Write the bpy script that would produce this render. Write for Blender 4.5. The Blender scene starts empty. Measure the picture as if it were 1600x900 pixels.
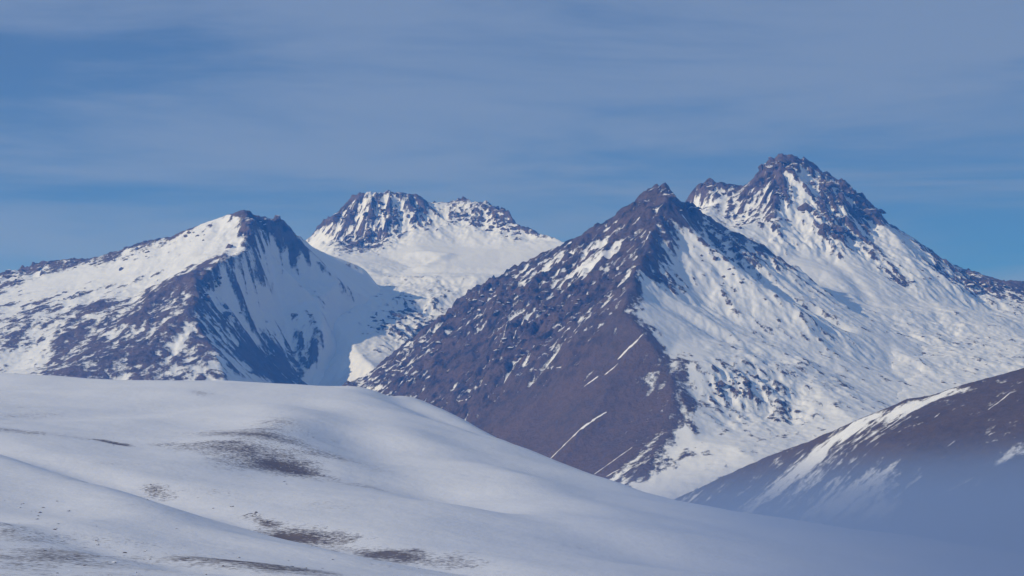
import bpy, math, random
import numpy as np
from mathutils import Vector
from mathutils.geometry import delaunay_2d_cdt

# ------------------------------------------------------------------ camera
scene = bpy.context.scene
COL = scene.collection
CAM_Z = 400.0                      # height of the viewpoint above the valley datum (m)
F = 3764.0                         # focal length in pixels of a 1600 px wide frame
PITCH = math.atan(250.0 / F)       # horizon lies at row 700 of 900
cam = bpy.data.cameras.new('camera')
cam.sensor_width = 36.0
cam.lens = 36.0 * F / 1600.0
cam.clip_start = 1.0
cam.clip_end = 200000.0
camo = bpy.data.objects.new('camera', cam)
COL.objects.link(camo)
camo.location = (0, 0, CAM_Z)
camo.rotation_euler = (math.pi / 2 + PITCH, 0, 0)
scene.camera = camo
scene.cycles.use_denoising = True
scene.cycles.max_bounces = 6
scene.cycles.diffuse_bounces = 3
scene.cycles.volume_bounces = 1

# ------------------------------------------------------------------ sky and sun
SUN_EL = math.radians(25.0)
SUN_B = math.radians(28.5)         # sun stands to the west, this far round towards the viewer
sun_dir = Vector((-math.cos(SUN_EL) * math.cos(SUN_B), -math.cos(SUN_EL) * math.sin(SUN_B), math.sin(SUN_EL)))
world = bpy.data.worlds.new('World')
scene.world = world
world.use_nodes = True
wn, wl = world.node_tree.nodes, world.node_tree.links
sky = wn.new('ShaderNodeTexSky')
sky.sky_type = 'NISHITA'
sky.sun_disc = False
sky.sun_elevation = SUN_EL
sky.sun_rotation = math.atan2(sun_dir.x, sun_dir.y) % (2 * math.pi)
sky.altitude = 4000.0
sky.air_density = 0.55
sky.dust_density = 0.0
sky.ozone_density = 3.0
hsv = wn.new('ShaderNodeHueSaturation')
hsv.inputs['Saturation'].default_value = 1.4
hsv.inputs['Value'].default_value = 1.0
wl.new(sky.outputs[0], hsv.inputs['Color'])
# thin veil of high cloud, the same all round the sky
tc = wn.new('ShaderNodeTexCoord')
mp = wn.new('ShaderNodeMapping'); mp.inputs['Scale'].default_value = (3.2, 3.2, 26.0)
mp.inputs['Rotation'].default_value = (0.0, 0.035, 0.0)
mp.inputs['Location'].default_value = (0.35, 0.2, 0.55)
wl.new(tc.outputs['Generated'], mp.inputs['Vector'])
nz = wn.new('ShaderNodeTexNoise'); nz.inputs['Scale'].default_value = 1.0
nz.inputs['Detail'].default_value = 8.0; nz.inputs['Roughness'].default_value = 0.58
nz.inputs['Distortion'].default_value = 0.4
wl.new(mp.outputs[0], nz.inputs['Vector'])
cr = wn.new('ShaderNodeMapRange')
cr.inputs['From Min'].default_value = 0.36; cr.inputs['From Max'].default_value = 0.60
cr.inputs['To Min'].default_value = 0.42; cr.inputs['To Max'].default_value = 0.92
cr.interpolation_type = 'SMOOTHSTEP'
wl.new(nz.outputs['Fac'], cr.inputs['Value'])
cmix = wn.new('ShaderNodeMix'); cmix.data_type = 'RGBA'
cmix.inputs['B'].default_value = (2.35, 3.3, 5.5, 1.0)
wl.new(cr.outputs[0], cmix.inputs['Factor'])
wl.new(hsv.outputs[0], cmix.inputs['A'])
bg = wn['Background']
bg.inputs['Strength'].default_value = 0.08
wl.new(cmix.outputs['Result'], bg.inputs['Color'])

sun = bpy.data.lights.new('sun', 'SUN')
sun.energy = 3.05
sun.angle = math.radians(0.53)
sun.color = (1.0, 0.94, 0.86)
suno = bpy.data.objects.new('sun', sun)
COL.objects.link(suno)
suno.rotation_euler = sun_dir.to_track_quat('Z', 'Y').to_euler()
suno.location = (-4000, -2000, 6000)

scene.view_settings.view_transform = 'Standard'
scene.view_settings.look = 'None'
scene.view_settings.gamma = 1.0
scene.view_settings.exposure = 0.0
scene.view_settings.use_curve_mapping = False

# ------------------------------------------------------------------ helpers
SP, CP = math.sin(PITCH), math.cos(PITCH)
def at(px, py, Y):
    u, v = (px - 800.0) / F, (450.0 - py) / F
    yd, zd = CP - v * SP, SP + v * CP
    t = Y / yd
    return (u * t, Y, CAM_Z + zd * t)
def project(x, y, z):
    z = z - CAM_Z
    fw = y * CP + z * SP
    up = -y * SP + z * CP
    return 800.0 + F * x / fw, 450.0 - F * up / fw

def _hash(ix, iy, seed):
    h = (ix.astype(np.uint32) * np.uint32(374761393) + iy.astype(np.uint32) * np.uint32(668265263) + np.uint32((seed * 974711 + 12345) & 0xffffffff))
    h = (h ^ (h >> np.uint32(13))) * np.uint32(1274126177)
    h = h ^ (h >> np.uint32(16))
    h = h * np.uint32(2246822519)
    return h ^ (h >> np.uint32(15))
def gnoise(x, y, seed=0):
    """gradient noise, about -0.7..0.7"""
    x0 = np.floor(x); y0 = np.floor(y)
    fx = (x - x0).astype(np.float32); fy = (y - y0).astype(np.float32)
    ix = x0.astype(np.int64); iy = y0.astype(np.int64)
    def g(dx, dy):
        a = _hash(ix + dx, iy + dy, seed).astype(np.float32) * np.float32(2 * math.pi / 4294967296.0)
        return np.cos(a) * (fx - dx) + np.sin(a) * (fy - dy)
    sx = fx * fx * fx * (fx * (fx * 6 - 15) + 10)
    sy = fy * fy * fy * (fy * (fy * 6 - 15) + 10)
    a = g(0, 0); b = g(1, 0); c = g(0, 1); d = g(1, 1)
    top = a + (b - a) * sx
    return top + (c + (d - c) * sx - top) * sy
def fbm(x, y, wl0, octaves, gain=0.5, seed=0, ridged=False):
    s = np.zeros(x.shape, np.float32); amp = 1.0; f = 1.0 / wl0; tot = 0
    for k in range(octaves):
        n = gnoise(x * f + 17.3 * k, y * f - 9.1 * k, seed + k) * 1.4
        if ridged:
            n = 1.0 - 2.0 * np.abs(n)
        s += amp * n; tot += amp; amp *= gain; f *= 2.03
    return s / tot
def gullies(x, y, gx, gy, wl0, octaves, seed=0, strength=1.0, branch=0.9, gain=0.48):
    """ridges and gullies that run down the fall line and branch; about -1..1"""
    h = np.zeros(x.shape, np.float32)
    hx = np.zeros(x.shape, np.float32); hy = np.zeros(x.shape, np.float32)
    a = 1.0; f = 1.0 / wl0; tot = 0
    for k in range(octaves):
        px = x * f + 31.7 * k; py = y * f + 11.3 * k
        x0 = np.floor(px); y0 = np.floor(py)
        fx = (px - x0).astype(np.float32); fy = (py - y0).astype(np.float32)
        ix = x0.astype(np.int64); iy = y0.astype(np.int64)
        dx = (gy + hy * branch) * strength; dy = -(gx + hx * branch) * strength
        m = np.sqrt(dx * dx + dy * dy) + 1e-6
        sc = np.minimum(m, 1.15) / m
        dx = dx * sc; dy = dy * sc
        vc = np.zeros(x.shape, np.float32); vs = np.zeros(x.shape, np.float32); wt = np.zeros(x.shape, np.float32)
        for i in (-1, 0, 1):
            for j in (-1, 0, 1):
                r = _hash(ix + i, iy + j, seed + 50 + k)
                ox = (r & np.uint32(0xffff)).astype(np.float32) / 65536.0
                oy = (r >> np.uint32(16)).astype(np.float32) / 65536.0
                qx = fx - i - ox; qy = fy - j - oy
                w = np.exp(-2.2 * (qx * qx + qy * qy))
                ph = (qx * dx + qy * dy) * np.float32(2 * math.pi)
                vc += w * np.cos(ph); vs -= w * np.sin(ph); wt += w
        vc /= wt; vs /= wt
        h += a * vc; tot += a
        hx += a * vs * dx * 2.0; hy += a * vs * dy * 2.0
        a *= gain; f *= 2.0
    return h / tot
def blur(a, sy, sx):
    for ax, s in ((0, sy), (1, sx)):
        if s < 0.3:
            continue
        r = int(3 * s) + 1
        k = np.exp(-0.5 * (np.arange(-r, r + 1) / s) ** 2); k /= k.sum()
        pad = [(0, 0), (0, 0)]; pad[ax] = (r, r)
        p = np.pad(a, pad, mode='edge'); out = np.zeros_like(a)
        for i, w in enumerate(k):
            out += w * (p[i:i + a.shape[0], :] if ax == 0 else p[:, i:i + a.shape[1]])
        a = out
    return a

def tag(o, label=None, cat=None, group=None, kind=None):
    if label: o['label'] = label
    if cat: o['category'] = cat
    if group: o['group'] = group
    if kind: o['kind'] = kind
    return o

# ------------------------------------------------------------------ materials
def nd(nt, t, **kw):
    n = nt.nodes.new(t)
    for k, v in kw.items():
        setattr(n, k, v)
    return n
def noise_node(nt, vec, wl_m, detail=4.0, rough=0.55):
    n = nd(nt, 'ShaderNodeTexNoise')
    n.inputs['Scale'].default_value = 1.0 / wl_m
    n.inputs['Detail'].default_value = detail
    n.inputs['Roughness'].default_value = rough
    nt.links.new(vec, n.inputs['Vector'])
    return n.outputs['Fac']
def math_node(nt, op, a, b=None, c=None):
    n = nd(nt, 'ShaderNodeMath', operation=op)
    for i, v in enumerate((a, b, c)):
        if v is None: continue
        if isinstance(v, (int, float)): n.inputs[i].default_value = v
        else: nt.links.new(v, n.inputs[i])
    return n.outputs[0]
def mixc(nt, fac, a, b):
    n = nd(nt, 'ShaderNodeMix', data_type='RGBA')
    nt.links.new(fac, n.inputs['Factor'])
    for s, v in (('A', a), ('B', b)):
        if isinstance(v, tuple): n.inputs[s].default_value = (*v, 1.0)
        else: nt.links.new(v, n.inputs[s])
    return n.outputs['Result']
def ramp(nt, v, lo, hi):
    n = nd(nt, 'ShaderNodeMapRange')
    n.inputs['From Min'].default_value = lo; n.inputs['From Max'].default_value = hi
    nt.links.new(v, n.inputs['Value'])
    return n.outputs[0]

SNOW = (0.75, 0.77, 0.81)
def terrain_material(name, rock_a, rock_b, rock_c, fine=14.0, edge=0.09, grain=0.8, bump_rock=3.0, bump_snow=0.5, cap=False, snow=SNOW):
    m = bpy.data.materials.new(name); m.use_nodes = True
    nt = m.node_tree; bs = nt.nodes['Principled BSDF']
    g = nd(nt, 'ShaderNodeNewGeometry')
    vec = g.outputs['Position']
    fine_n = noise_node(nt, vec, fine, 5.0, 0.65)
    if cap:      # loose crags: snow lies on what faces up
        sep = nd(nt, 'ShaderNodeSeparateXYZ'); nt.links.new(g.outputs['Normal'], sep.inputs[0])
        bare = math_node(nt, 'SUBTRACT', 1.28, sep.outputs['Z'])
    else:
        at_ = nd(nt, 'ShaderNodeAttribute', attribute_name='bare')
        bare = at_.outputs['Fac']
    k = math_node(nt, 'MULTIPLY', math_node(nt, 'SUBTRACT', fine_n, 0.5), grain)
    k = math_node(nt, 'ADD', bare, k)
    mask = ramp(nt, k, 0.5 - edge, 0.5 + edge)
    big = ramp(nt, noise_node(nt, vec, 170.0, 4.0, 0.6), 0.35, 0.65)
    mid = ramp(nt, noise_node(nt, vec, 22.0, 5.0, 0.7), 0.3, 0.7)
    shade_blot = ramp(nt, noise_node(nt, vec, 62.0, 6.0, 0.75), 0.48, 0.60)
    rock = mixc(nt, mid, mixc(nt, big, rock_a, rock_b), rock_c)
    ra = nd(nt, 'ShaderNodeAttribute', attribute_name='rough')
    shade_blot = math_node(nt, 'MULTIPLY', shade_blot, math_node(nt, 'MULTIPLY_ADD', ramp(nt, ra.outputs['Fac'], 0.25, 0.6), 0.8, 0.2))
    rock = mixc(nt, shade_blot, rock, tuple(c * 0.34 for c in rock_b))  # dark lava blotches, also painting the small shadows of crags into the colour
    sn = ramp(nt, noise_node(nt, vec, 60.0, 4.0, 0.6), 0.2, 0.8)
    snc = mixc(nt, sn, tuple(c * 0.93 for c in snow), snow)
    col = mixc(nt, mask, snc, rock)
    nt.links.new(col, bs.inputs['Base Color'])
    bs.inputs['Roughness'].default_value = 0.85
    bs.inputs['Specular IOR Level'].default_value = 0.2
    hb = noise_node(nt, vec, 24.0, 6.0, 0.65)
    amt = math_node(nt, 'MULTIPLY_ADD', mask, bump_rock - bump_snow, bump_snow)
    bp = nd(nt, 'ShaderNodeBump'); bp.inputs['Strength'].default_value = 1.0
    bp.inputs['Distance'].default_value = 3.0
    nt.links.new(math_node(nt, 'MULTIPLY', hb, amt), bp.inputs['Height'])
    nt.links.new(bp.outputs[0], bs.inputs['Normal'])
    return m

# ------------------------------------------------------------------ terrain builder
class Land:
    pass
def build_land(name, lines, points, xr, dx, yrows, mat, smooth=14.0, back=None, back_drop=None, gul=(220.0, 5, 40.0), rough_amp=24.0,
               seed=1, bias=0.0, kg=0.42, slope_bare=1.0, stamps=(), roll=6.0, streak_noise=0.35, ground=-60.0, fine_amp=10.0, kf=0.32, speck=0.55, crag_amp=9.0, folds=(), rstamps=()):
    pts, edges = [], []
    for ln in lines:
        prev = None
        for (px, py, Y, b, r) in ln:
            x, y, z = at(px, py, Y)
            pts.append((x, y, z, b, r)); i = len(pts) - 1
            if prev is not None: edges.append((prev, i))
            prev = i
    for (px, py, Y, b, r) in points:
        x, y, z = at(px, py, Y); pts.append((x, y, z, b, r))
    if back:                         # the far side of a skyline ridge falls away to the valley datum
        for (px, py, Y, b, r) in lines[0][::2]:
            x, y, z = at(px, py, Y)
            h = max(z - ground, 50.0)
            for f, q in ((0.5, 0.62), (1.0, 0.0)):
                pts.append((x * (1 + 0.03 * f), y + back * h * f, ground + h * q * 0.8, 0.25, 0.35))
    P = np.array(pts)
    res = delaunay_2d_cdt([Vector((p[0], p[1])) for p in pts], edges, [], 0, 0.5)
    V2 = np.array([(v.x, v.y) for v in res[0]]); ov = res[3]
    attr = np.zeros((len(V2), 3))
    for i, src in enumerate(ov):
        if src:
            attr[i] = P[src[0], 2:5]
        else:
            d = np.hypot(P[:, 0] - V2[i, 0], P[:, 1] - V2[i, 1]); k = np.argsort(d)[:3]; w = 1 / (d[k] + 1)
            attr[i] = (P[k, 2:5] * w[:, None]).sum(0) / w.sum()
    xs = np.arange(xr[0], xr[1] + dx, dx)
    ys = np.concatenate([np.arange(a, b, s) for a, b, s in yrows])
    X, Y = np.meshgrid(xs, ys)
    out = np.full((3,) + X.shape, np.nan)
    for t in res[2]:
        a, b, c = (V2[k] for k in t[:3])
        x0, x1 = min(a[0], b[0], c[0]), max(a[0], b[0], c[0]); y0, y1 = min(a[1], b[1], c[1]), max(a[1], b[1], c[1])
        i0, i1 = np.searchsorted(xs, x0), np.searchsorted(xs, x1, 'right'); j0, j1 = np.searchsorted(ys, y0), np.searchsorted(ys, y1, 'right')
        if i1 <= i0 or j1 <= j0: continue
        xx = X[j0:j1, i0:i1]; yy = Y[j0:j1, i0:i1]
        den = (b[1] - c[1]) * (a[0] - c[0]) + (c[0] - b[0]) * (a[1] - c[1])
        if abs(den) < 1e-9: continue
        l0 = ((b[1] - c[1]) * (xx - c[0]) + (c[0] - b[0]) * (yy - c[1])) / den
        l1 = ((c[1] - a[1]) * (xx - c[0]) + (a[0] - c[0]) * (yy - c[1])) / den
        l2 = 1 - l0 - l1
        ins = (l0 >= -1e-6) & (l1 >= -1e-6) & (l2 >= -1e-6)
        for q in range(3):
            val = l0 * attr[t[0], q] + l1 * attr[t[1], q] + l2 * attr[t[2], q]
            out[q, j0:j1, i0:i1][ins] = val[ins]
    ok = ~np.isnan(out[0])
    out[0][~ok] = ground - 30; out[1][~ok] = 0; out[2][~ok] = 0.1
    dyv = np.gradient(ys)
    sy = smooth / np.median(dyv); sx = smooth / dx
    H = blur(out[0], sy, sx)
    B = blur(out[1], sy * 1.5, sx * 1.5); R = blur(out[2], sy * 1.5, sx * 1.5)
    if rstamps:
        T = Land(); T.px, T.py = project(X, np.maximum(Y, 50.0), H); T.ok, T.Y = ok, Y
        for px, py, rad, dr in rstamps:
            hit = pick(T, px, py)
            if hit is not None:
                R = R + dr * np.exp(-((X - X[hit]) ** 2 + (Y - Y[hit]) ** 2) / rad ** 2)
        R = np.clip(R, 0.02, 1.0)
    # large rolling irregularity, then fall-line gullies, then broken rock
    Xf = X.astype(np.float32); Yf = Y.astype(np.float32)
    H = H + roll * fbm(Xf, Yf, 420.0, 3, 0.5, seed + 3)
    for pl, wd, dep in folds:       # troughs (dep > 0) and swells (dep < 0) along a line
        q = [at(*p)[:2] for p in pl]
        best = np.full(X.shape, 1e9)
        for (ax, ay), (bx, by) in zip(q[:-1], q[1:]):
            l2 = (bx - ax) ** 2 + (by - ay) ** 2
            tt = np.clip(((X - ax) * (bx - ax) + (Y - ay) * (by - ay)) / l2, 0, 1)
            best = np.minimum(best, np.hypot(X - ax - tt * (bx - ax), Y - ay - tt * (by - ay)))
        H = H - dep * np.exp(-(best / wd) ** 2)
    Hs = blur(H, 45.0 / np.median(dyv), 45.0 / dx)
    gy, gx = np.gradient(Hs, ys, xs)
    gl = gullies(Xf, Yf, gx.astype(np.float32) * 1.3, gy.astype(np.float32) * 1.3, gul[0], gul[1], seed)
    slope = np.hypot(gx, gy)
    amp = gul[2] * np.clip(slope / 0.6, 0.05, 1.2) * (0.07 + 1.1 * np.clip(R, 0, 1))
    H = H + amp * (gl - 0.15)
    gs = gullies(Xf, Yf, gx.astype(np.float32) * 1.5, gy.astype(np.float32) * 1.5, gul[0] * 0.36, 3, seed + 5)
    H = H + fine_amp * np.clip(slope / 0.6, 0.05, 1.2) * (0.05 + 1.3 * np.clip(R, 0, 1) ** 1.5) * gs
    rg = fbm(Xf, Yf, 85.0, 5, 0.55, seed + 9, ridged=True)
    fb = fbm(Xf, Yf, 60.0, 5, 0.55, seed + 21)
    H = H + crag_amp * np.clip(R, 0, 1) * (fbm(Xf, Yf, 42.0, 3, 0.6, seed + 31, ridged=True) + 0.8 * np.abs(fbm(Xf * 0.7 + Yf * 0.3, Yf, 30.0, 2, 0.6, seed + 33)))
    H = H + rough_amp * np.clip(R, 0, 1.1) ** 1.6 * (rg * 0.8 + fb * 0.9)
    # snow cover: rock shows on ribs and steep ground, snow lies in the gullies
    gy2, gx2 = np.gradient(H, ys, xs)
    sl2 = np.hypot(gx2, gy2)
    curv = blur(H, 18 / np.median(dyv), 18 / dx) - H
    sp = fbm(Xf, Yf, 34.0, 3, 0.65, seed + 60)
    dust = np.clip((R - 0.08) / 0.17, 0, 1)
    th = fbm(Xf, Yf, 130.0, 4, 0.55, seed + 40)
    bare = B + bias + (kg * 0.40 * gl + kf * gs * (0.6 + 0.8 * th)) * np.clip(slope / 0.5, 0, 1) + streak_noise * th + speck * sp * (0.3 + 0.7 * dust) + 0.09 * dust * (B < 0.6) + slope_bare * 0.55 * np.clip(sl2 - 0.85, 0, 0.7) \
        - 0.03 * np.clip(curv, -6, 6)
    L = Land(); L.xs, L.ys, L.X, L.Y, L.H, L.R, L.B = xs, ys, X, Y, H, R, B
    L.px, L.py = project(X, np.maximum(Y, 50.0), H)
    L.ok = ok; L.gx, L.gy = gx, gy; L.slope = slope
    for st in stamps:               # single patches of rock or snow: centre, length down the fall line, width, strength
        px, py, ln, wd, val = st
        hit = pick(L, px, py)
        if hit is None: continue
        j, i = hit
        fx, fy = gx[j, i], gy[j, i]; n = math.hypot(fx, fy) + 1e-9
        fx, fy = fx / n, fy / n
        ddx = X - X[j, i]; ddy = Y - Y[j, i]
        u = ddx * fx + ddy * fy; v = -ddx * fy + ddy * fx
        wob = 1.0 + 0.9 * fbm(Xf, Yf, 70.0, 3, 0.55, seed + 77)
        d = np.sqrt((u / ln) ** 2 + (v / wd) ** 2) * wob
        bare = bare + val * np.clip(1.35 - d, 0, 1)
    bare = np.clip(bare, -0.5, 1.5)
    # mesh
    idx = -np.ones(X.shape, np.int64)
    keep = ok
    cell = keep[:-1, :-1] & keep[1:, :-1] & keep[:-1, 1:] & keep[1:, 1:]
    used = np.zeros(X.shape, bool)
    for a in (slice(0, -1), slice(1, None)):
        for b in (slice(0, -1), slice(1, None)):
            used[a, b] |= cell
    idx[used] = np.arange(used.sum())
    co = np.stack([X[used], Y[used], H[used]], 1).astype(np.float32)
    q = np.stack([idx[:-1, :-1][cell], idx[:-1, 1:][cell], idx[1:, 1:][cell], idx[1:, :-1][cell]], 1)
    me = bpy.data.meshes.new(name)
    me.vertices.add(len(co)); me.vertices.foreach_set('co', co.ravel())
    me.loops.add(q.size); me.loops.foreach_set('vertex_index', q.ravel().astype(np.int32))
    me.polygons.add(len(q)); me.polygons.foreach_set('loop_start', (np.arange(len(q)) * 4).astype(np.int32))
    me.update(calc_edges=True)
    me.polygons.foreach_set('use_smooth', np.ones(len(q), bool))
    at_ = me.attributes.new('bare', 'FLOAT', 'POINT')
    at_.data.foreach_set('value', bare[used].astype(np.float32))
    at2 = me.attributes.new('rough', 'FLOAT', 'POINT')
    at2.data.foreach_set('value', R[used].astype(np.float32))
    me.materials.append(mat)
    o = bpy.data.objects.new(name, me); COL.objects.link(o)
    L.obj = o; L.bare = bare; L.mat = mat; L.gl = gl
    print('LAND', name, len(co), 'verts')
    return L
def pick(L, px, py, tol=6.0):
    """first surface point of a land under a spot"""
    d = np.hypot(L.px - px, L.py - py)
    m = (d < tol) & L.ok
    if not m.any(): return None
    yy = np.where(m, L.Y + d * 12.0, 1e9)
    return np.unravel_index(np.argmin(yy), yy.shape)
def height(L, x, y):
    i = min(max(np.searchsorted(L.xs, x) - 1, 0), len(L.xs) - 2); j = min(max(np.searchsorted(L.ys, y) - 1, 0), len(L.ys) - 2)
    u = (x - L.xs[i]) / (L.xs[i + 1] - L.xs[i]); v = (y - L.ys[j]) / (L.ys[j + 1] - L.ys[j])
    H = L.H
    return (H[j, i] * (1 - u) + H[j, i + 1] * u) * (1 - v) + (H[j + 1, i] * (1 - u) + H[j + 1, i + 1] * u) * v

# rock colours (reddish-brown volcanic scree, darker lava crags with crag shade painted in)
M_left = terrain_material('mountain_rock_brown', (0.125, 0.086, 0.072), (0.085, 0.062, 0.056), (0.135, 0.098, 0.082), bump_rock=4.0)
M_rim = terrain_material('mountain_rock_rim', (0.105, 0.076, 0.071), (0.067, 0.054, 0.055), (0.135, 0.101, 0.092), fine=18.0)
M_mid = terrain_material('mountain_rock_scree', (0.110, 0.073, 0.056), (0.063, 0.049, 0.043), (0.121, 0.084, 0.066), bump_rock=4.5)
M_rear = terrain_material('mountain_rock_lava', (0.105, 0.075, 0.070), (0.070, 0.054, 0.055), (0.133, 0.098, 0.088))
M_hill = terrain_material('hill_scree', (0.092, 0.066, 0.056), (0.066, 0.050, 0.046), (0.100, 0.074, 0.062), fine=10.0, bump_rock=2.0, grain=0.85, edge=0.12)
M_fore = terrain_material('snowfield', (0.12, 0.095, 0.082), (0.09, 0.075, 0.068), (0.16, 0.13, 0.115), fine=5.0, edge=0.13, grain=1.0, bump_rock=0.6, bump_snow=0.5)
M_crag = terrain_material('crag_rock', (0.093, 0.069, 0.064), (0.061, 0.049, 0.050), (0.122, 0.093, 0.084), fine=9.0, cap=True)

# ------------------------------------------------------------------ ground, to the horizon
def add_ground():
    n = 96
    me = bpy.data.meshes.new('ground')
    s = 40000.0
    g = np.linspace(-1, 1, n); g = np.sign(g) * np.abs(g) ** 2.2 * s
    GX, GY = np.meshgrid(g, g + 6000.0)
    GZ = -70.0 + 18.0 * fbm(GX.astype(np.float32), GY.astype(np.float32), 5200.0, 3, 0.5, 4)
    co = np.stack([GX.ravel(), GY.ravel(), GZ.ravel()], 1)
    a = np.arange(n * n).reshape(n, n)
    q = np.stack([a[:-1, :-1].ravel(), a[:-1, 1:].ravel(), a[1:, 1:].ravel(), a[1:, :-1].ravel()], 1)
    me.from_pydata(co.tolist(), [], q.tolist())
    me.polygons.foreach_set('use_smooth', np.ones(len(q), bool))
    me.materials.append(terrain_material('valley_snow', (0.13, 0.105, 0.1), (0.1, 0.085, 0.085), (0.15, 0.12, 0.11), fine=240.0, grain=1.1))
    at_ = me.attributes.new('bare', 'FLOAT', 'POINT')
    at_.data.foreach_set('value', np.full(n * n, 0.28, np.float32))
    o = bpy.data.objects.new('ground', me); COL.objects.link(o)
    tag(o, 'snow covered valley floor behind and between the mountains', 'ground', kind='structure')
add_ground()

# ------------------------------------------------------------------ the far crater rim
B_lines = [
    [(380, 420, 12100, .2, .3), (440, 395, 12000, .2, .3), (480, 372, 11900, .5, .5), (500, 353, 11800, .7, .7), (530, 329, 11700, .7, .8), (550, 315, 11650, .5, .8),
     (570, 304, 11600, .4, .8), (590, 305, 11600, .4, .8), (620, 306, 11600, .45, .8), (648, 311, 11650, .5, .8), (668, 317, 11720, .3, .6), (690, 316, 11750, .25, .6),
     (712, 314, 11750, .4, .7), (735, 314, 11700, .4, .7), (755, 318, 11650, .5, .7), (774, 322, 11600, .5, .7), (797, 338, 11500, .55, .7), (814, 354, 11400, .6, .6),
     (828, 374, 11300, .2, .3), (855, 380, 11200, .1, .2), (900, 384, 11150, .1, .2), (980, 400, 11100, .1, .2), (1080, 425, 11000, .1, .2)],
    [(470, 392, 11700, .0, .15), (500, 380, 11600, .1, .3), (535, 376, 11480, .6, .8), (565, 390, 11330, .8, .8), (595, 374, 11380, .6, .7), (620, 361, 11420, .5, .6), (660, 351, 11480, .5, .5),
     (700, 349, 11520, .4, .4), (750, 352, 11480, .4, .4), (800, 369, 11330, .4, .4), (822, 380, 11230, .1, .2)],
]
B_pts = [(650, 385, 11220, 0, .02), (720, 385, 11250, 0, .02), (780, 390, 11150, 0, .02), (825, 397, 11050, 0, .02), (600, 402, 11130, .05, .12),
         (700, 412, 10900, 0, .06), (780, 417, 10850, 0, .05), (640, 418, 10950, .1, .2), (845, 408, 10950, 0, .02), (900, 420, 10900, 0, .1),
         (560, 412, 10900, .05, .2), (510, 410, 10950, 0, .1), (600, 442, 10620, .15, .42), (680, 442, 10560, .18, .4), (750, 442, 10550, .12, .3), (860, 450, 10600, .05, .1),
         (540, 450, 10320, .0, .15), (620, 470, 10250, .25, .5), (700, 470, 10330, .22, .5), (560, 482, 10020, .15, .35), (600, 500, 9960, .4, .6), (650, 500, 10020, .5, .7), (625, 492, 10060, .45, .65), (690, 505, 10050, .45, .55),
         (630, 532, 9760, .4, .6), (665, 540, 9800, .4, .6), (520, 502, 9840, .05, .15), (560, 550, 9520, .1, .2), (590, 552, 9560, .2, .3), (590, 582, 9260, .1, .15), (620, 582, 9400, .1, .15), (560, 610, 9150, .1, .1), (720, 620, 9300, .1, .1), (480, 640, 9300, .1, .1),
         (860, 540, 9800, .1, .1), (1000, 520, 10200, .1, .1), (470, 480, 10150, .0, .1), (440, 560, 9800, 0, .1), (1080, 480, 10500, 0, .1), (655, 515, 9900, .5, .6)]
LB = build_land('mountain', B_lines, B_pts, (-1300, 900), 5.0, [(9100, 11800, 6.0), (11800, 13400, 40.0)], M_rim, smooth=6.5, back=1.2,
                gul=(130.0, 4, 36.0), rough_amp=30.0, seed=11, folds=(([(570, 438, 10650), (640, 446, 10600), (720, 440, 10570), (780, 436, 10600)], 42.0, -15.0), ([(600, 425, 10800), (690, 428, 10760), (770, 425, 10760)], 36.0, 10.0),
                ([(560, 470, 10150), (640, 478, 10200), (710, 470, 10330)], 38.0, -15.0), ([(600, 490, 10080), (690, 492, 10150)], 30.0, 10.0), ([(600, 520, 9820), (650, 520, 9880), (690, 520, 9950)], 34.0, -12.0),
                ([(650, 395, 11100), (700, 400, 11050), (660, 425, 10850)], 34.0, -12.0)), bias=-0.16, kg=0.5, slope_bare=0.4, fine_amp=14.0,
                stamps=((565, 340, 90, 30, -.35), (640, 340, 120, 28, -.3), (685, 322, 40, 30, -.25), (720, 380, 120, 200, -.4)))
tag(LB.obj, 'distant snowy crater rim with jagged rock crown above a smooth white bowl', 'mountain', kind='structure')

# ------------------------------------------------------------------ the peak with the notched summit on the west
A_lines = [
    [(-230, 480, 10400, .5, .6), (-60, 444, 10300, .6, .7), (0, 430, 10200, .7, .8), (20, 423, 10200, .8, .8), (45, 426, 10150, .6, .6), (65, 413, 10150, .6, .7),
     (90, 408, 10150, .6, .6), (140, 406, 10100, .6, .5), (185, 395, 10050, .6, .5), (230, 380, 10000, .6, .6), (265, 374, 10000, .5, .6), (300, 358, 9950, .3, .4),
     (340, 342, 9900, .1, .3), (378, 331, 9850, .4, .5), (396, 340, 9850, .9, .8), (412, 339, 9900, .9, .7), (432, 336, 9950, 1, .8), (441, 345, 10000, .9, .7), (455, 362, 10100, .5, .4),
     (480, 377, 10240, .05, .12), (510, 391, 10330, .05, .12), (540, 401, 10390, .05, .12), (566, 410, 10430, .05, .12), (620, 480, 10500, .05, .1)],
    [(378, 331, 9850, .4, .5), (390, 358, 9700, .7, .7), (383, 392, 9500, .3, .45), (355, 405, 9400, .5, .4), (328, 419, 9300, .75, .5), (306, 445, 9150, .75, .5), (300, 475, 9000, .7, .5),
     (318, 522, 8800, .55, .5), (340, 556, 8650, .4, .4), (352, 592, 8500, .1, .3), (362, 650, 8300, 0, .2)],
    [(328, 419, 9300, .75, .5), (285, 431, 9250, .8, .5), (250, 454, 9200, .8, .5), (205, 490, 9100, .75, .45), (150, 520, 9000, .65, .4), (90, 548, 8900, .5, .35), (20, 580, 8800, .25, .25)],
]
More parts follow.
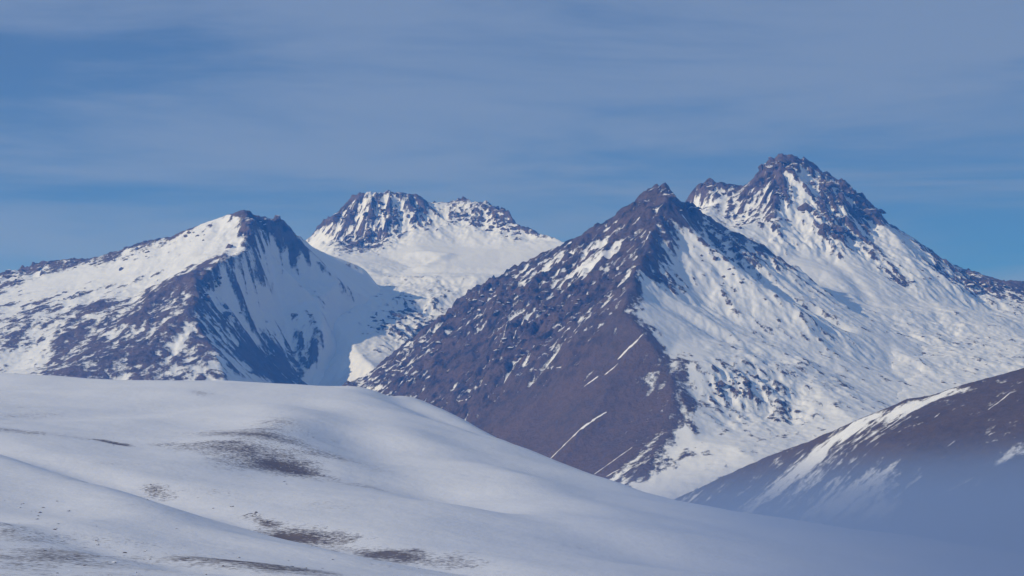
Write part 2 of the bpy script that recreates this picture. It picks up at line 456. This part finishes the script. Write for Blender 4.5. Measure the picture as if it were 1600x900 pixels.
A_pts = [(300, 398, 9640, .0, .2), (350, 372, 9720, .15, .35), (240, 410, 9700, .05, .2), (180, 425, 9720, .0, .15), (120, 440, 9750, .0, .12), (70, 440, 9850, 0, .12), (110, 472, 9450, .4, .4), (210, 458, 9430, .3, .35),
         (40, 500, 9300, .42, .4), (0, 475, 9620, .25, .3), (-120, 520, 9300, .4, .3), (60, 530, 9050, .42, .35), (-120, 600, 8700, .2, .2), (0, 606, 8500, .2, .2), (100, 610, 8420, .5, .35),
         (200, 615, 8380, .7, .4), (290, 616, 8380, .5, .3), (240, 540, 8720, .75, .5), (160, 566, 8640, .7, .45), (290, 530, 8750, .6, .5),
         (200, 700, 8000, .1, .1), (-200, 700, 8200, .1, .1),
         (346, 470, 9300, .22, .5), (365, 530, 9050, .5, .5), (410, 542, 9350, .85, .45), (395, 490, 9450, .2, .4), (420, 580, 9180, .95, .4), (470, 592, 9420, .75, .3), (440, 480, 9700, .1, .3), (505, 570, 9540, .08, .2),
         (440, 430, 9920, .1, .25), (420, 395, 9800, .25, .3), (505, 512, 9570, .1, .25), (500, 472, 9800, .08, .25), (462, 405, 10170, .05, .15), (530, 442, 9990, .05, .2),
         (600, 480, 10200, .05, .1), (565, 530, 10000, .05, .1), (560, 600, 9700, .05, .1), (585, 650, 9250, .05, .1), (540, 640, 9350, .05, .1), (480, 650, 9000, .1, .1)]
LA = build_land('mountain', A_lines, A_pts, (-2800, -380), 5.0, [(8150, 10200, 5.5), (10200, 12200, 30.0)], M_left, smooth=6.5, back=1.25,
                gul=(200.0, 5, 30.0), rough_amp=20.0, seed=23, bias=-0.1, kg=0.5, slope_bare=0.2, kf=0.42, streak_noise=0.55, speck=0.42,
                stamps=((400, 560, 80, 110, .9), (435, 585, 60, 90, .9), (365, 455, 110, 60, -.25), (430, 400, 80, 60, -.25), (370, 528, 25, 60, -.3), (150, 430, 60, 200, -.5), (300, 355, 20, 40, .5)))
tag(LA.obj, 'snow mountain with notched summit, brown scree buttress and deep blue shaded flank', 'mountain', kind='structure')

# ------------------------------------------------------------------ the high peak behind on the east
D_lines = [
    [(960, 420, 10700, .5, .5), (1040, 345, 10560, .7, .6), (1078, 310, 10500, .7, .6), (1092, 293, 10460, .85, .7), (1108, 285, 10450, .9, .75), (1135, 292, 10450, .85, .7), (1160, 295, 10450, .8, .6),
     (1175, 289, 10450, .85, .7), (1188, 271, 10430, .95, .8), (1198, 252, 10420, .95, .85), (1220, 247, 10400, .9, .9), (1240, 249, 10400, .75, .9), (1262, 257, 10420, .75, .9), (1290, 275, 10440, .6, .9),
     (1330, 295, 10460, .6, .9), (1355, 319, 10480, .85, .8), (1385, 349, 10500, .85, .7), (1420, 370, 10550, .5, .4), (1460, 395, 10600, .35, .4), (1500, 420, 10650, .5, .5), (1530, 433, 10650, .8, .6),
     (1560, 441, 10650, .85, .7), (1600, 446, 10600, .8, .7), (1680, 470, 10600, .6, .5), (1800, 520, 10600, .5, .5)],
    [(1240, 249, 10400, .75, .9), (1225, 285, 10220, .85, .8), (1212, 320, 10080, .75, .7), (1205, 345, 9980, .6, .6)],
    [(1290, 275, 10440, .6, .9), (1290, 320, 10180, .8, .9), (1285, 360, 9980, .6, .7)],
    [(1355, 319, 10480, .85, .8), (1350, 350, 10250, .85, .8), (1370, 366, 10180, .3, .4), (1392, 362, 10230, .0, .2), (1420, 395, 10050, .1, .25), (1460, 425, 10100, .6, .6), (1520, 447, 10250, .8, .7), (1590, 459, 10300, .75, .6)],
]
D_pts = [(1140, 330, 10230, .7, .55), (1150, 360, 10040, .7, .5), (1120, 320, 10300, .2, .4), (1190, 330, 10120, .6, .6), (1262, 285, 10290, .2, .6), (1255, 320, 10130, .05, .4), (1240, 345, 10030, .0, .3), (1250, 400, 9780, .0, .12),
         (1315, 330, 10180, .7, .9), (1310, 372, 9980, .6, .8), (1290, 388, 9880, .4, .5), (1340, 380, 10030, .45, .55), (1225, 380, 9840, .25, .4), (1180, 352, 9950, .3, .4),
         (1400, 440, 9780, .5, .4), (1300, 430, 9580, .0, .12), (1350, 420, 9780, .0, .12), (1450, 470, 9680, .12, .25), (1350, 480, 9300, .1, .2), (1550, 490, 9880, .12, .25),
         (1420, 520, 9080, .2, .42), (1500, 540, 9080, .24, .45), (1600, 530, 9300, .18, .38), (1600, 572, 8700, .18, .38), (1450, 580, 8480, .16, .35), (1650, 630, 8200, .1, .2), (1300, 490, 8950, .05, .15),
         (1380, 640, 7950, .1, .2), (1200, 440, 9200, .05, .1), (1130, 400, 9400, .05, .1), (1060, 370, 9700, .2, .2), (1250, 660, 7900, .05, .1), (1330, 605, 8300, .1, .2), (1400, 662, 7600, .1, .2), (1300, 730, 7200, .1, .1), (1500, 700, 7200, .1, .1), (1720, 700, 7200, .1, .1), (1200, 420, 9580, .0, .12), (1100, 520, 8900, 0, .1), (1800, 600, 9300, .1, .2), (1750, 700, 8000, .1, .1)]
LD = build_land('mountain', D_lines, D_pts, (420, 2900), 5.2, [(7220, 10650, 6.0), (10650, 12600, 40.0)], M_rear, smooth=6.5, back=1.2,
                gul=(150.0, 5, 36.0), rough_amp=34.0, seed=37, folds=(([(1280, 452, 9400), (1380, 485, 9280), (1500, 498, 9500), (1600, 500, 9700)], 55.0, -15.0), ([(1330, 515, 8980), (1450, 538, 8920), (1590, 555, 8950)], 50.0, 15.0),
                ([(1400, 572, 8480), (1500, 572, 8680), (1600, 588, 8600)], 45.0, -13.0), ([(1430, 500, 9250), (1540, 515, 9350), (1620, 520, 9400)], 40.0, -10.0), ([(1290, 400, 9850), (1340, 440, 9600), (1360, 480, 9350)], 40.0, 12.0)), bias=-0.2, kg=0.55, slope_bare=0.35, fine_amp=15.0, kf=0.45,
                stamps=((1255, 310, 160, 22, -.6), (1235, 360, 90, 50, -.5), (1405, 440, 30, 45, .5), (1320, 310, 60, 50, -.2), (1370, 335, 80, 40, .3), (1190, 300, 60, 40, -.15)))
tag(LD.obj, 'highest rocky peak with snow couloirs, behind the dark pyramid', 'mountain', kind='structure')

# ------------------------------------------------------------------ the dark pyramid in the middle
C_lines = [
    [(470, 660, 8800, .2, .3), (510, 608, 8950, .3, .35), (560, 593, 9150, .4, .45), (600, 580, 9280, .45, .45), (640, 560, 9380, .7, .65), (662, 538, 9440, .85, .7), (676, 515, 9470, .9, .8), (690, 492, 9500, .9, .8),
     (716, 470, 9500, .85, .6), (735, 447, 9480, .85, .65), (760, 441, 9450, .8, .75), (790, 428, 9400, .75, .75), (820, 414, 9330, .6, .7), (838, 400, 9300, .6, .5), (852, 396, 9280, .45, .65), (880, 385, 9230, .45, .6), (905, 373, 9180, .5, .65), (940, 356, 9120, .65, .75),
     (960, 340, 9080, .8, .8), (985, 319, 9030, .9, .7), (1008, 303, 9000, .9, .7), (1028, 292, 9000, .9, .75), (1042, 292, 9000, .95, .75), (1052, 303, 9000, .95, .7), (1075, 315, 9050, .9, .6), (1100, 335, 9100, .7, .55), (1130, 355, 9140, .5, .5),
     (1165, 378, 9180, .38, .45), (1200, 398, 9190, .3, .4), (1230, 415, 9170, .25, .35), (1262, 432, 9130, .3, .4), (1300, 460, 9050, .2, .3), (1338, 490, 8960, .1, .2)],
    [(1042, 292, 9000, .95, .75), (1040, 325, 8850, .8, .6), (1022, 362, 8650, .75, .5), (1000, 420, 8350, .75, .45), (980, 465, 8120, .65, .35), (976, 492, 8000, .6, .3), (1005, 520, 7900, .5, .35), (1040, 560, 7800, .55, .35),
     (1048, 585, 7720, .55, .3), (1072, 626, 7600, .55, .25), (1052, 670, 7450, .6, .2), (1012, 725, 7250, .55, .2), (984, 757, 7150, .5, .2), (930, 810, 7000, .5, .2)],
]
C_pts = [(580, 640, 8650, .6, .5), (650, 660, 8280, .8, .5), (750, 710, 7880, .9, .5), (850, 760, 7480, .95, .4), (700, 760, 7700, .9, .4), (880, 810, 7150, .9, .3), (560, 720, 8200, .6, .2),
         (1075, 372, 8780, .05, .25), (1130, 425, 8640, .08, .3), (1180, 462, 8540, .12, .32), (1235, 500, 8460, .1, .28), (1060, 420, 8560, .0, .2), (1040, 460, 8300, .0, .15), (1030, 500, 8060, .0, .1), (1100, 480, 8420, .05, .25),
         (1060, 530, 7980, .0, .1), (1100, 560, 7850, .0, .15), (1150, 525, 8200, .05, .25), (1250, 545, 8300, .12, .25), (1330, 560, 8380, .1, .2),
         (1115, 566, 7790, .1, .3), (1180, 570, 7920, .15, .4), (1260, 590, 7980, .2, .4), (1340, 610, 8050, .1, .2),
         (1115, 628, 7680, .2, .6), (1175, 645, 7680, .22, .6), (1235, 655, 7700, .18, .5), (1145, 600, 7760, .18, .65), (1205, 612, 7800, .18, .6), (1085, 690, 7380, .02, .12), (1150, 700, 7300, .1, .2), (1250, 680, 7550, .12, .25), (1330, 655, 7650, .1, .2),
         (1030, 760, 7100, .0, .12), (1110, 765, 6980, .05, .15), (1210, 745, 6980, .05, .15), (1350, 740, 7100, .05, .15), (1060, 840, 6700, .05, .15), (1300, 840, 6700, .05, .1),
         # far side
         (1000, 420, 9700, .2, .2), (900, 470, 9750, .2, .2), (1100, 430, 9400, .1, .2), (1200, 470, 9250, .1, .2), (1300, 520, 9100, .1, .2), (800, 520, 9800, .2, .2), (700, 580, 9800, .2, .2), (600, 640, 9500, .2, .2),
         (1000, 560, 9900, .2, .2), (800, 660, 9900, .2, .2)]
def on_land(L, px, Y, dz, b=.1, r=.2):
    x = (px - 800.0) / F * Y * 1.002
    u, v = project(x, Y, height(L, x, Y) + dz)
    return (float(u), float(v), Y, b, r)
C_pts += [on_land(LD, 1390, y, 6) for y in (8750, 8450, 8150, 7850)] + [on_land(LD, 1450, y, -14) for y in (8800, 8500, 8200, 7900, 7600)] + [on_land(LD, 1520, y, -45) for y in (8800, 8400, 8000, 7600)]
LC = build_land('mountain', C_lines, C_pts, (-900, 1650), 5.0, [(6700, 9250, 5.5), (9250, 9950, 25.0)], M_mid, smooth=6.5, back=None,
                gul=(180.0, 5, 30.0), rough_amp=44.0, seed=5, bias=-0.04, kg=0.35, slope_bare=0.5, kf=0.5, streak_noise=0.45, fine_amp=14.0,
                rstamps=((735, 470, 140, .4), (800, 480, 150, .45), (860, 500, 150, .4), (930, 450, 120, .3), (780, 570, 170, .3), (900, 560, 120, .25), (960, 640, 260, -.4), (890, 690, 260, -.4), (1020, 560, 120, -.25), (800, 680, 200, -.25), (660, 590, 120, .2)),
                folds=(([(1048, 335, 8900), (1095, 392, 8760), (1175, 452, 8620), (1260, 512, 8500)], 48.0, -28.0),
                       ([(1085, 352, 9000), (1150, 402, 8900), (1230, 452, 8780), (1310, 505, 8700)], 50.0, 40.0),
                       ([(1010, 450, 8250), (1060, 490, 8220), (1130, 530, 8150), (1220, 565, 8100)], 45.0, 16.0),
                       ([(760, 470, 9200), (800, 560, 8700), (780, 650, 8200)], 60.0, -14.0),
                       ([(880, 470, 8900), (870, 600, 8300), (840, 720, 7700)], 60.0, 14.0)),
                stamps=((905, 412, 80, 120, -.5), (870, 402, 70, 90, -.4), (930, 380, 60, 50, -.35), (950, 395, 90, 25, -.4), (1065, 345, 40, 30, .25),
                        (1010, 445, 200, 40, -.4), (850, 640, 300, 300, .2), (960, 660, 300, 200, .25), (730, 540, 120, 200, .3), (810, 488, 60, 60, -.3), (850, 530, 160, 200, -.1), (680, 600, 100, 150, .2)))
tag(LC.obj, 'pyramid peak with bare brown scree face and white snow flank', 'mountain', kind='structure')

# ------------------------------------------------------------------ brown hill on the east side
E_lines = [
    [(960, 830, 6950, .5, .3), (1050, 780, 6800, .5, .25), (1130, 742, 6600, .8, .25), (1200, 710, 6400, .85, .25), (1270, 685, 6250, .7, .25), (1330, 660, 6100, .6, .3), (1390, 637, 6000, .7, .3), (1420, 621, 5950, .8, .35),
     (1445, 625, 5920, .3, .3), (1480, 610, 5900, .55, .3), (1540, 592, 5850, .8, .25), (1600, 576, 5800, .85, .25), (1700, 556, 5800, .85, .25), (1900, 540, 5800, .8, .25)],
]
E_pts = [(1000, 870, 6400, .8, .2), (1200, 840, 5700, .85, .2), (1300, 810, 5480, .5, .2), (1400, 840, 5150, .85, .2), (1600, 880, 4700, .85, .2), (1800, 880, 4600, .85, .2), (2000, 880, 4600, .85, .2), (2000, 700, 5300, .85, .2),
         (1450, 720, 5420, .9, .2), (1600, 690, 5250, .9, .2), (1330, 695, 5850, .6, .2), (1225, 755, 6000, .6, .2), (1300, 745, 5750, .6, .2), (1380, 690, 5650, .9, .2), (1130, 800, 6250, .85, .2),
         (1000, 960, 5600, .8, .1), (1500, 960, 4400, .8, .1), (1900, 960, 4300, .8, .1)]
LE = build_land('hill', E_lines, E_pts, (200, 2000), 5.0, [(4300, 6900, 6.5), (6900, 8600, 40.0)], M_hill, smooth=16.0, back=2.0,
                gul=(200.0, 5, 18.0), rough_amp=12.0, seed=51, bias=-0.03, kg=0.3, kf=0.4, streak_noise=0.4, ground=-60.0,
                stamps=((1300, 690, 110, 50, -.3), (1265, 715, 110, 60, -.32), (1230, 745, 90, 70, -.3), (1330, 775, 60, 150, -.36), (1410, 790, 30, 110, -.32), (1445, 628, 60, 30, -.5), (1330, 668, 40, 60, -.3), (1590, 700, 60, 30, -.4), (1390, 645, 30, 60, -.3), (1500, 612, 25, 60, -.35), (1560, 596, 20, 50, -.3), (1420, 632, 30, 30, -.3)))
tag(LE.obj, 'brown scree hill sinking into blue haze, with a band of drifted snow', 'hill', kind='structure')

# ------------------------------------------------------------------ the near snowfield
F_lines = [
    [(-260, 578, 4600, .1, .1), (0, 582, 4500, .1, .1), (100, 589, 4450, .1, .1), (200, 595, 4400, .12, .1), (350, 592, 4400, .08, .1), (500, 599, 4350, .08, .1), (570, 599, 4330, .05, .1), (630, 611, 4480, .05, .1),
     (690, 637, 4440, .05, .1), (740, 664, 4250, .08, .1), (800, 690, 3900, .05, .1), (900, 728, 3700, .03, .08), (1000, 761, 3550, .03, .08), (1100, 785, 3450, .03, .08), (1200, 804, 3350, .03, .08), (1350, 828, 3250, .03, .08),
     (1500, 850, 3150, .03, .08), (1700, 875, 3050, .03, .08)],
    [(-260, 650, 3200, .1, .1), (0, 702, 2900, .1, .1), (150, 738, 2760, .1, .1), (250, 775, 2600, .15, .15), (400, 822, 2400, .2, .15), (560, 852, 2250, .2, .1), (700, 878, 2150, .2, .1), (800, 905, 2050, .1, .1)],
    [(-260, 680, 2900, .05, .1), (0, 722, 2600, .05, .1), (120, 768, 2420, .05, .1), (250, 818, 2150, .05, .1), (400, 852, 2050, .05, .1), (550, 876, 1980, .08, .1), (700, 905, 1900, .1, .1)],
]
F_pts = [(545, 606, 4250, .05, .1), (592, 622, 4150, .05, .1), (640, 646, 4020, .1, .1), (700, 662, 3950, .1, .1), (770, 687, 3860, .05, .1), (100, 622, 4000, .12, .1), (300, 620, 3980, .08, .1), (500, 630, 3900, .08, .1), (300, 660, 3560, .1, .1), (0, 648, 3560, .18, .1), (130, 690, 3150, .12, .1), (440, 660, 3560, .32, .15), (400, 700, 3250, .3, .15), (450, 735, 3050, .28, .15),
         (350, 745, 2900, .15, .1), (560, 690, 3500, .05, .1), (520, 655, 3650, .05, .1), (620, 680, 3600, .05, .1), (650, 740, 3100, .05, .1), (560, 780, 2700, .06, .1), (750, 770, 2950, .05, .1), (900, 810, 2750, .04, .1), (1100, 850, 2600, .03, .1), (800, 860, 2300, .05, .1),
         (1000, 880, 2350, .04, .1), (1250, 890, 2500, .04, .1), (0, 800, 1950, .26, .2), (150, 850, 1820, .26, .2), (0, 900, 1500, .26, .2), (300, 900, 1680, .22, .2), (600, 905, 1780, .1, .1), (900, 930, 1900, .05, .1), (-300, 800, 1950, .2, .1),
         (-300, 920, 1300, .2, .1), (400, 960, 1300, .1, .1), (900, 970, 1500, .05, .1), (1500, 970, 2100, .05, .1), (1900, 1000, 2200, .05, .1)]
def f_extra():
    # ground falling away behind the crest, and the knoll the view is taken from
    out = []
    for (px, py, Y, b, r) in F_lines[0][::2]:
        x, y, z = at(px, py, Y)
        for d, dz in ((160, 26), (420, 110), (900, 330)):
            u, v = project(x + d * 0.28, y + d, z - dz); out.append((float(u), float(v), y + d, .1, .1))
    for x, y, z in ((-900, 700, 330), (0, 700, 330), (700, 700, 330), (1100, 1200, 290), (-300, 250, 372), (0, 250, 372), (300, 250, 372), (-300, 90, 391), (0, 90, 391), (300, 90, 391)):
        u, v = project(x, y, z); out.append((float(u), float(v), y, .1, .1))
    return out
LF = build_land('snow_hill', F_lines, F_pts + f_extra(), (-1450, 1500), 4.5, [(92, 1400, 30.0), (1400, 4650, 6.5), (4650, 5600, 30.0)], M_fore, smooth=22.0, back=None,
                gul=(320.0, 4, 16.0), rough_amp=6.0, seed=71, bias=0.0, kg=0.25, roll=12.0, streak_noise=0.2, kf=0.5, fine_amp=5.0, speck=0.22, crag_amp=2.0,
                folds=(([(-100, 680, 3050), (0, 700, 2900), (150, 742, 2700), (250, 778, 2560), (400, 824, 2380), (560, 852, 2250), (760, 892, 2100)], 55.0, 11.2),
                       ([(-100, 700, 2750), (0, 724, 2600), (120, 770, 2420), (250, 820, 2150), (400, 855, 2050), (550, 880, 1980)], 60.0, -6.8),
                       ([(500, 622, 3950), (540, 660, 3700), (570, 695, 3450), (630, 740, 3150), (720, 790, 2850)], 75.0, 11.2),
                       ([(300, 745, 2950), (400, 700, 3250), (450, 665, 3500), (440, 635, 3800)], 85.0, -9.0),
                       ([(640, 690, 3650), (800, 742, 3250), (950, 792, 2900)], 65.0, -6.8),
                       ([(700, 765, 3000), (900, 832, 2600), (1050, 870, 2400)], 60.0, 6.8),
                       ([(-50, 780, 2050), (100, 815, 1920), (220, 855, 1780), (330, 900, 1680)], 38.0, 6.0),
                       ([(585, 612, 4420), (640, 634, 4260), (700, 656, 4120), (775, 688, 3930)], 45.0, 8.0),
                       ([(50, 650, 3550), (200, 640, 3750), (330, 625, 3950)], 90.0, 7.5)), ground=-60.0,
                stamps=((425, 680, 260, 75, .14), (385, 715, 200, 70, .12), (450, 732, 50, 22, .14), (470, 725, 30, 40, .12), (240, 768, 50, 20, .28), (420, 818, 50, 16, .3), (510, 840, 70, 40, .28), (450, 838, 40, 25, .3),
                        (690, 878, 60, 45, .28), (610, 868, 40, 25, .3), (460, 885, 60, 45, .26), (180, 693, 40, 14, .4), (30, 672, 90, 50, .15), (320, 872, 40, 30, .25), (310, 612, 60, 20, .2), (470, 628, 60, 25, .18)))
tag(LF.obj, 'smooth near snowfield hill with faint grass and rock patches', 'hill', kind='structure')

# ------------------------------------------------------------------ air
def add_haze():
    me = bpy.data.meshes.new('haze')
    z0 = -130.0; z1 = CAM_Z + 1420.0; s = 41000.0
    v = [(x, y + 6000.0, z) for z in (z0, z1) for x, y in ((-s, -s), (s, -s), (s, s), (-s, s))]
    f = [(3, 2, 1, 0), (4, 5, 6, 7), (0, 1, 5, 4), (1, 2, 6, 5), (2, 3, 7, 6), (3, 0, 4, 7)]
    me.from_pydata(v, [], f)
    m = bpy.data.materials.new('haze'); m.use_nodes = True
    nt = m.node_tree; nt.nodes.remove(nt.nodes['Principled BSDF'])
    pv = nd(nt, 'ShaderNodeVolumePrincipled')
    pv.inputs['Color'].default_value = (0.05, 0.30, 1.0, 1.0)
    pv.inputs['Absorption Color'].default_value = (1.0, 1.0, 1.0, 1.0)
    pv.inputs['Density'].default_value = 5.0e-5
    pv.inputs['Anisotropy'].default_value = 0.1
    nt.links.new(pv.outputs[0], nt.nodes['Material Output'].inputs['Volume'])
    me.materials.append(m)
    o = bpy.data.objects.new('haze', me); COL.objects.link(o)
    tag(o, 'thin blue haze filling the air before the mountains', 'haze', kind='stuff')
add_haze()

def add_mist():
    """bank of ground mist lying in the valley to the east"""
    import bmesh
    bm = bmesh.new()
    bmesh.ops.create_icosphere(bm, subdivisions=4, radius=1.0)
    me = bpy.data.meshes.new('mist'); bm.to_mesh(me); bm.free()
    m = bpy.data.materials.new('mist'); m.use_nodes = True
    nt = m.node_tree; nt.nodes.remove(nt.nodes['Principled BSDF'])
    pv = nd(nt, 'ShaderNodeVolumePrincipled')
    pv.inputs['Color'].default_value = (0.33, 0.45, 0.71, 1.0)
    pv.inputs['Absorption Color'].default_value = (0.0, 0.0, 0.0, 1.0)
    t = nd(nt, 'ShaderNodeTexCoord')
    ln = nd(nt, 'ShaderNodeVectorMath', operation='LENGTH'); nt.links.new(t.outputs['Object'], ln.inputs[0])
    mr = nd(nt, 'ShaderNodeMapRange', interpolation_type='SMOOTHSTEP')
    nt.links.new(ln.outputs['Value'], mr.inputs['Value'])
    mr.inputs['From Min'].default_value = 1.0; mr.inputs['From Max'].default_value = 0.3
    mr.inputs['To Min'].default_value = 0.0; mr.inputs['To Max'].default_value = 6.0e-3
    wn_ = nd(nt, 'ShaderNodeTexNoise'); wn_.inputs['Scale'].default_value = 4.0; wn_.inputs['Detail'].default_value = 3.0
    nt.links.new(t.outputs['Object'], wn_.inputs['Vector'])
    dens = math_node(nt, 'MULTIPLY', mr.outputs[0], ramp(nt, wn_.outputs['Fac'], 0.22, 0.62))
    nt.links.new(dens, pv.inputs['Density'])
    nt.links.new(pv.outputs[0], nt.nodes['Material Output'].inputs['Volume'])
    me.materials.append(m)
    o = bpy.data.objects.new('mist', me); COL.objects.link(o)
    o.location = (1200, 2750, CAM_Z - 210); o.scale = (1700, 2620, 262)
    tag(o, 'bank of blue ground mist in the valley below the brown hill', 'mist', kind='stuff')
add_mist()

# ------------------------------------------------------------------ crags: single outcrops standing proud of the slopes
def rock_mesh(seed, n=20):
    import bmesh
    r = random.Random(seed)
    bm = bmesh.new()
    for _ in range(n):
        a = r.uniform(0, 2 * math.pi); z = r.uniform(-0.6, 1.0)
        q = math.sqrt(max(0.0, 1 - abs(z) ** 1.6)) * r.uniform(0.6, 1.05) + 0.12
        bm.verts.new((q * math.cos(a), q * math.sin(a) * 0.85, z * r.uniform(0.65, 1.1)))
    res = bmesh.ops.convex_hull(bm, input=bm.verts)
    bmesh.ops.delete(bm, geom=[g for g in set(res['geom_interior']) | set(res['geom_unused']) if isinstance(g, bmesh.types.BMVert)], context='VERTS')
    me = bpy.data.meshes.new('rock'); bm.to_mesh(me); bm.free()
    me.materials.append(M_crag)
    return me
ROCKS = [rock_mesh(i) for i in range(9)]
def crags(L, spots, name='rock'):
    """spots: (px, py, spread_px, count, size_m, tall)"""
    r = random.Random(int(L.obj.dimensions.x) + 3)
    for (px, py, sp, cnt, size, tall) in spots:
        for _ in range(cnt):
            hit = pick(L, px + r.gauss(0, sp), py + r.gauss(0, sp * 0.55), 4.0)
            if hit is None: continue
            j, i = hit
            s = size * math.exp(r.gauss(0, 0.35))
            o = bpy.data.objects.new(name, r.choice(ROCKS)); COL.objects.link(o)
            o.parent = L.obj
            o.location = (L.X[j, i], L.Y[j, i], L.H[j, i] - 0.36 * s * tall)
            o.rotation_euler = (r.uniform(-.25, .25), r.uniform(-.25, .25), r.uniform(0, 6.28))
            o.scale = (s * r.uniform(.7, 1.4), s * r.uniform(.6, 1.1), s * tall * r.uniform(.6, 1.2))
crags(LB, [(530, 338, 12, 10, 16, .9), (560, 335, 12, 10, 15, .9), (590, 330, 14, 14, 15, .9), (620, 335, 14, 14, 15, .9), (645, 330, 10, 8, 15, .9), (570, 370, 14, 14, 17, .8), (720, 335, 12, 12, 14, .9),
           (750, 335, 12, 12, 15, .9), (780, 350, 12, 12, 15, .9), (805, 362, 8, 8, 16, .9), (640, 505, 20, 16, 14, .8), (600, 510, 14, 8, 12, .8)])
crags(LA, [(395, 345, 5, 9, 15, 1.0), (415, 343, 6, 6, 12, .9), (432, 341, 4, 10, 12, 1.2), (392, 362, 6, 8, 12, .9), (385, 385, 6, 6, 10, .8), (20, 430, 12, 14, 16, .9), (60, 420, 8, 8, 12, .9), (100, 410, 14, 10, 9, .8), (160, 402, 16, 12, 9, .8),
           (220, 384, 16, 14, 9, .8), (300, 366, 12, 8, 10, .8), (340, 440, 10, 8, 11, .8), (360, 480, 12, 10, 11, .8), (320, 460, 8, 6, 10, .8), (100, 470, 25, 10, 9, .7)])
crags(LD, [(1196, 258, 5, 12, 18, 1.2), (1215, 252, 7, 10, 15, 1.0), (1240, 258, 9, 10, 15, .9), (1290, 285, 12, 12, 15, .9), (1330, 303, 10, 12, 16, .9), (1355, 328, 9, 10, 16, .9), (1290, 330, 18, 18, 14, .9), (1315, 360, 16, 14, 13, .9), (1225, 300, 8, 10, 14, .9),
           (1215, 345, 10, 10, 12, .9), (1108, 290, 8, 8, 12, .9), (1150, 345, 20, 10, 11, .7), (1540, 445, 18, 14, 12, .7), (1470, 435, 14, 8, 11, .7), (1405, 440, 10, 6, 11, .7)])
crags(LC, [(1030, 297, 5, 9, 11, 1.0), (1045, 302, 6, 8, 11, 1.0), (1000, 315, 10, 8, 9, .8), (1075, 325, 10, 10, 11, .9), (1120, 358, 12, 10, 10, .8), (1170, 388, 14, 8, 10, .8), (740, 462, 12, 12, 13, .8), (770, 470, 20, 12, 11, .7), (830, 470, 30, 16, 10, .7),
           (900, 480, 30, 14, 9, .7), (680, 540, 14, 8, 10, .7), (800, 560, 50, 16, 9, .6), (1130, 605, 16, 12, 11, .8), (1170, 595, 16, 10, 11, .8), (1110, 400, 20, 8, 9, .8), (1150, 440, 20, 8, 9, .8), (640, 575, 14, 8, 9, .7)])
crags(LF, [(240, 765, 6, 6, 2.2, .6), (235, 775, 5, 5, 2.2, .6), (262, 780, 8, 6, 1.8, .5), (345, 793, 10, 5, 1.4, .5), (395, 803, 8, 7, 2.0, .6), (415, 815, 6, 7, 2.2, .6), (300, 862, 25, 9, 1.6, .6), (60, 800, 40, 22, 1.5, .6), (100, 850, 50, 28, 1.5, .6), (230, 880, 40, 20, 1.4, .6), (450, 735, 14, 22, 1.6, .5), (410, 700, 30, 30, 1.2, .4), (510, 842, 20, 16, 1.5, .4), (690, 880, 22, 16, 1.4, .4), (470, 885, 22, 12, 1.3, .4), (180, 693, 8, 6, 1.8, .4)])

# ------------------------------------------------------------------ snow lying in narrow gullies
M_snow = terrain_material('gully_snow', (0.3, 0.3, 0.3), (0.3, 0.3, 0.3), (0.3, 0.3, 0.3), fine=5.0)
def snow_streak(L, a, b, width, seed):
    ha, hb = pick(L, *a), pick(L, *b)
    if ha is None or hb is None: return
    r = random.Random(seed)
    ax, ay = L.X[ha], L.Y[ha]; bx, by = L.X[hb], L.Y[hb]
    ln = math.hypot(bx - ax, by - ay); n = max(6, int(ln / 9))
    nx, ny = -(by - ay) / ln, (bx - ax) / ln
    v, f = [], []
    off = 0.0
    for k in range(n + 1):
        t = k / n
        off = off * 0.8 + r.gauss(0, width * 0.16)
        gap = 0.25 if r.random() < 0.42 else 1.0
        w = gap * width * (0.35 + 0.65 * math.sin(math.pi * min(max(t, 0.04), 0.96)) ** 0.6) * r.uniform(0.55, 1.2)
        for sgn, dz in ((-1, -0.6), (-0.5, 0.9), (0.5, 0.9), (1, -0.6)):
            x = ax + (bx - ax) * t + nx * (off + w * sgn); y = ay + (by - ay) * t + ny * (off + w * sgn)
            v.append((x, y, height(L, x, y) + dz))
        if k:
            o_ = 4 * (k - 1)
            for q in range(3):
                f.append((o_ + q, o_ + q + 1, o_ + q + 5, o_ + q + 4))
    me = bpy.data.meshes.new('snow_streak'); me.from_pydata(v, [], f); me.materials.append(M_snow)
    me.polygons.foreach_set('use_smooth', np.ones(len(f), bool))
    o = bpy.data.objects.new('snow_streak', me); COL.objects.link(o); o.parent = L.obj
for k, (a, b, w) in enumerate([((947, 644), (858, 717), 5), ((987, 699), (928, 741), 4), ((968, 733), (948, 745), 3), ((1004, 522), (965, 562), 8), ((965, 568), (945, 585), 5), ((935, 588), (912, 604), 5),
                               ((790, 504), (778, 540), 4), ((824, 488), (802, 530), 4), ((640, 545), (590, 575), 4), ((672, 548), (610, 578), 3), ((752, 600), (712, 625), 3),
                               ((1000, 340), (985, 350), 6), ((975, 350), (950, 368), 6), ((1035, 318), (1020, 325), 5), ((1015, 362), (1000, 385), 6)]):
    snow_streak(LC, a, b, w, k)
for k, (a, b, w) in enumerate([((1420, 641), (1377, 675), 3), ((1578, 614), (1543, 640), 3.5), ((1493, 688), (1480, 697), 2.5), ((1521, 745), (1480, 767), 3), ((1469, 645), (1460, 653), 2.5)]):
    snow_streak(LE, a, b, w, 40 + k)
